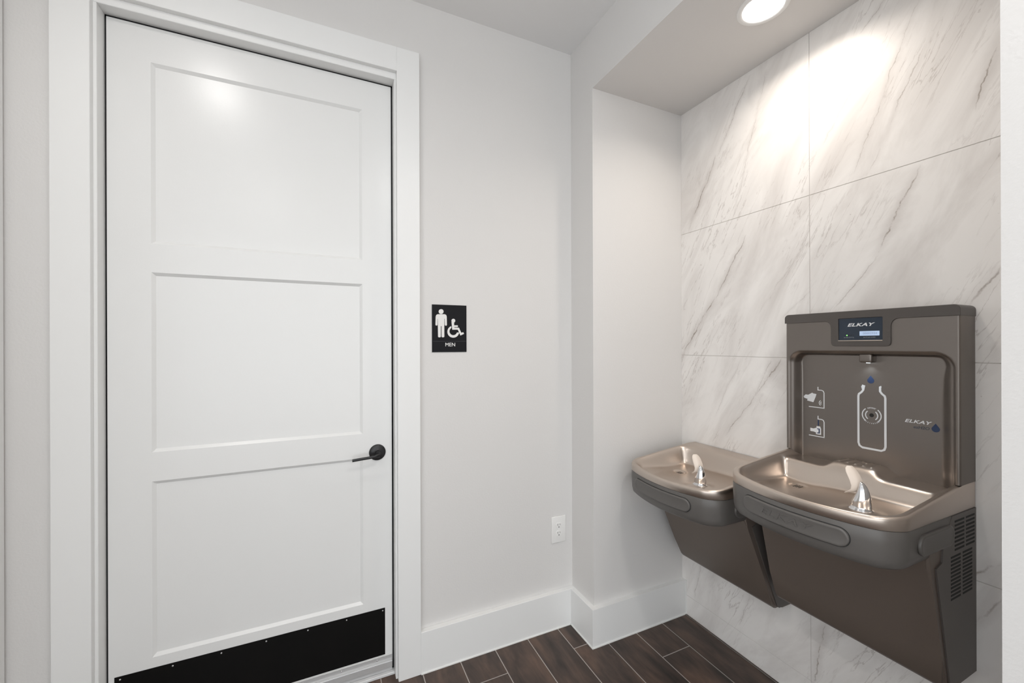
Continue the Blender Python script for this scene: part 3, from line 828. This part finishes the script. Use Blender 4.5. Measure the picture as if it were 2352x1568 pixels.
M_CPT = mat('caption_grey', (0.30, 0.33, 0.36), .5)
obj('status_caption', text('FILTER STATUS', 0.0042, fd(0.2065, 0.4130), 0.0002, 0, 1.05), M_CPT, ds)
obj('counter_caption', text('BOTTLES SAVED', 0.0042, fd(0.2630, 0.4130), 0.0002, 0, 1.05), M_CPT, ds)
# printed marks on the niche back
DB = DF - 0.040
fm = lambda x, y, t: (DB + 0.0004 + t, x, y)
ZR = -1.003
K = lambda pts: [(a, b + ZR) for a, b in pts]
TH = 0.0003
bottle_l = [(0.2235, 1.2555), (0.2270, 1.2545), (0.2270, 1.2400), (0.2225, 1.2330), (0.2150, 1.2260), (0.2135, 1.2190), (0.2135, 1.0620), (0.2165, 1.0525), (0.2245, 1.0475), (0.2755, 1.0475), (0.2835, 1.0525), (0.2865, 1.0620), (0.2865, 1.2190), (0.2850, 1.2260), (0.2775, 1.2330), (0.2730, 1.2400), (0.2730, 1.2545), (0.2765, 1.2555)]
def drop(cx, z0, z1):
    r = (z1 - z0) * 0.36; c0 = z0 + r
    p = [(cx + r * math.cos(a), c0 + r * math.sin(a)) for a in [math.radians(160 + 220 * k / 18) for k in range(19)]]
    return p + [(cx, z1)]
obj('bottle_outline', shape([K(stroke(bottle_l, 0.0060))], TH, fm), M_MARKW, bf)
obj('water_drop_mark', shape([K(drop(0.248, 1.2640, 1.2900))], TH, fm), M_MARKB, bf)
sc = (0.2500, 1.1590)
arcs = [K(stroke(arc(*sc, 0.0255, a0, a1), 0.0030)) for a0, a1 in ((130, 232), (-52, 50))] + [K(stroke(arc(*sc, 0.0165, a0, a1), 0.0030)) for a0, a1 in ((130, 232), (-52, 50))]
bm = merge(*[shape([a], TH, fm) for a in arcs])
def around(txt, r, mid, flip, size):
    out = []
    n = len(txt)
    for i, ch in enumerate(txt):
        a = math.radians(mid + (1 if flip else -1) * (i - (n - 1) / 2) * (9.6 if not flip else 11.0))
        ca, sa = math.cos(a), math.sin(a)
        rot_ = a - PI / 2 if not flip else a + PI / 2
        cr_, sr_ = math.cos(rot_), math.sin(rot_)
        out.append(text(ch, size, lambda x, y, t, ca=ca, sa=sa, cr_=cr_, sr_=sr_: fm(sc[0] + r * ca + x * cr_ - y * sr_, sc[1] + ZR + r * sa + x * sr_ + y * cr_, t), TH))
    return out
bm = merge(bm, *around('sensor', 0.0252, 90, False, 0.0095), *around('activated', 0.0262, 270, True, 0.0078))
obj('sensor_mark', bm, M_MARKW, bf)
bm = BM(); lathe(bm, (DB + 0.0002, sc[0], sc[1] + ZR), (1, 0, 0), [(0.0062, 0), (0.0058, 0.0008), (0.001, 0.0005)], 24, True, True)
obj('sensor_eye', bm, M_DRAIN, bf)
def hook(dz):
    return [K(stroke([(0.0890, 1.2380 + dz), (0.0890, 1.2265 + dz), (0.1010, 1.2265 + dz), (0.1065, 1.2240 + dz), (0.1090, 1.2180 + dz), (0.1090, 1.1625 + dz)], 0.0030)), K(stroke([(0.0580, 1.1625 + dz), (0.1105, 1.1625 + dz)], 0.0028))]
l1 = hook(0) + hook(-0.106)
l1 += [K([(0.0400, 1.1985), (0.0470, 1.2060), (0.0560, 1.2055), (0.0700, 1.2150), (0.0725, 1.2125), (0.0840, 1.2110), (0.0810, 1.2000), (0.0735, 1.1800), (0.0520, 1.1840), (0.0540, 1.1900), (0.0420, 1.1930)])]
l1 += [K(stroke(arc(0.1035, 1.1800, r_, 120, 235), 0.0022)) for r_ in (0.0055, 0.0105)]
l1 += [K([(0.0630, 1.0720), (0.0630, 1.0840), (0.0740, 1.0830), (0.0840, 1.0880), (0.0840, 1.0940), (0.0960, 1.0940), (0.0990, 1.0860), (0.0990, 1.0640), (0.0820, 1.0640), (0.0820, 1.0700), (0.0740, 1.0720)])]
obj('instruction_icons', merge(*[shape([a], TH, fm) for a in l1]), M_MARKW, bf)
obj('instruction_water', merge(shape([K(stroke([(0.0900, 1.1170), (0.0900, 1.0960)], 0.0035))], TH, fm),
    shape([K([(0.0860, 1.0860), (0.0950, 1.0860), (0.0950, 1.0680), (0.0860, 1.0680), (0.0860, 1.0710), (0.0910, 1.0710), (0.0910, 1.0830), (0.0860, 1.0830)])], TH, lambda x, y, t: (DB + 0.0008 + t, x, y))), M_MARKB, bf)
obj('brand_lettering', text('ELKAY', 0.0138, lambda x, y, t: fm(0.3635 + x, 1.1565 + ZR + y, t), TH, 0.3, 1.42, 0.0003, 'CENTER', 1.05), M_MARKW, bf)
obj('brand_subtext', text('ezH2O', 0.0120, lambda x, y, t: fm(0.3735 + x, 1.1400 + ZR + y, t), TH, 0.1, 1.05, 0.0002), M_MARKD, bf)
obj('water_drop_mark', shape([K(drop(0.4055, 1.1330, 1.1585))], TH, fm), M_MARKB, bf)
# spout and its small lamp under the arch
bm = BM(); box(bm, DB - 0.004, DF - 0.012, 0.2270, 0.2630, 0.330, 0.3600, 0.006, 3)
nz = obj('spout', bm, M_PANEL, bf, 40)
bm = BM(); lathe(bm, (DB + 0.015, 0.2480, 0.3303), (0, 0, -1), [(0.006, 0), (0.005, 0.002)], 16, True, True)
obj('spout_led', bm, M_LEDW, nz)
ld = bpy.data.lights.new('spout_lamp', 'SPOT'); ld.energy = 0.4; ld.color = (0.8, 0.92, 1.0); ld.spot_size = math.radians(120); ld.spot_blend = 1; ld.shadow_soft_size = 0.004
lo = bpy.data.objects.new('spout_lamp', ld); C.objects.link(lo); lo.parent = nz; lo.location = (DB + 0.015, 0.2480, 0.3265)
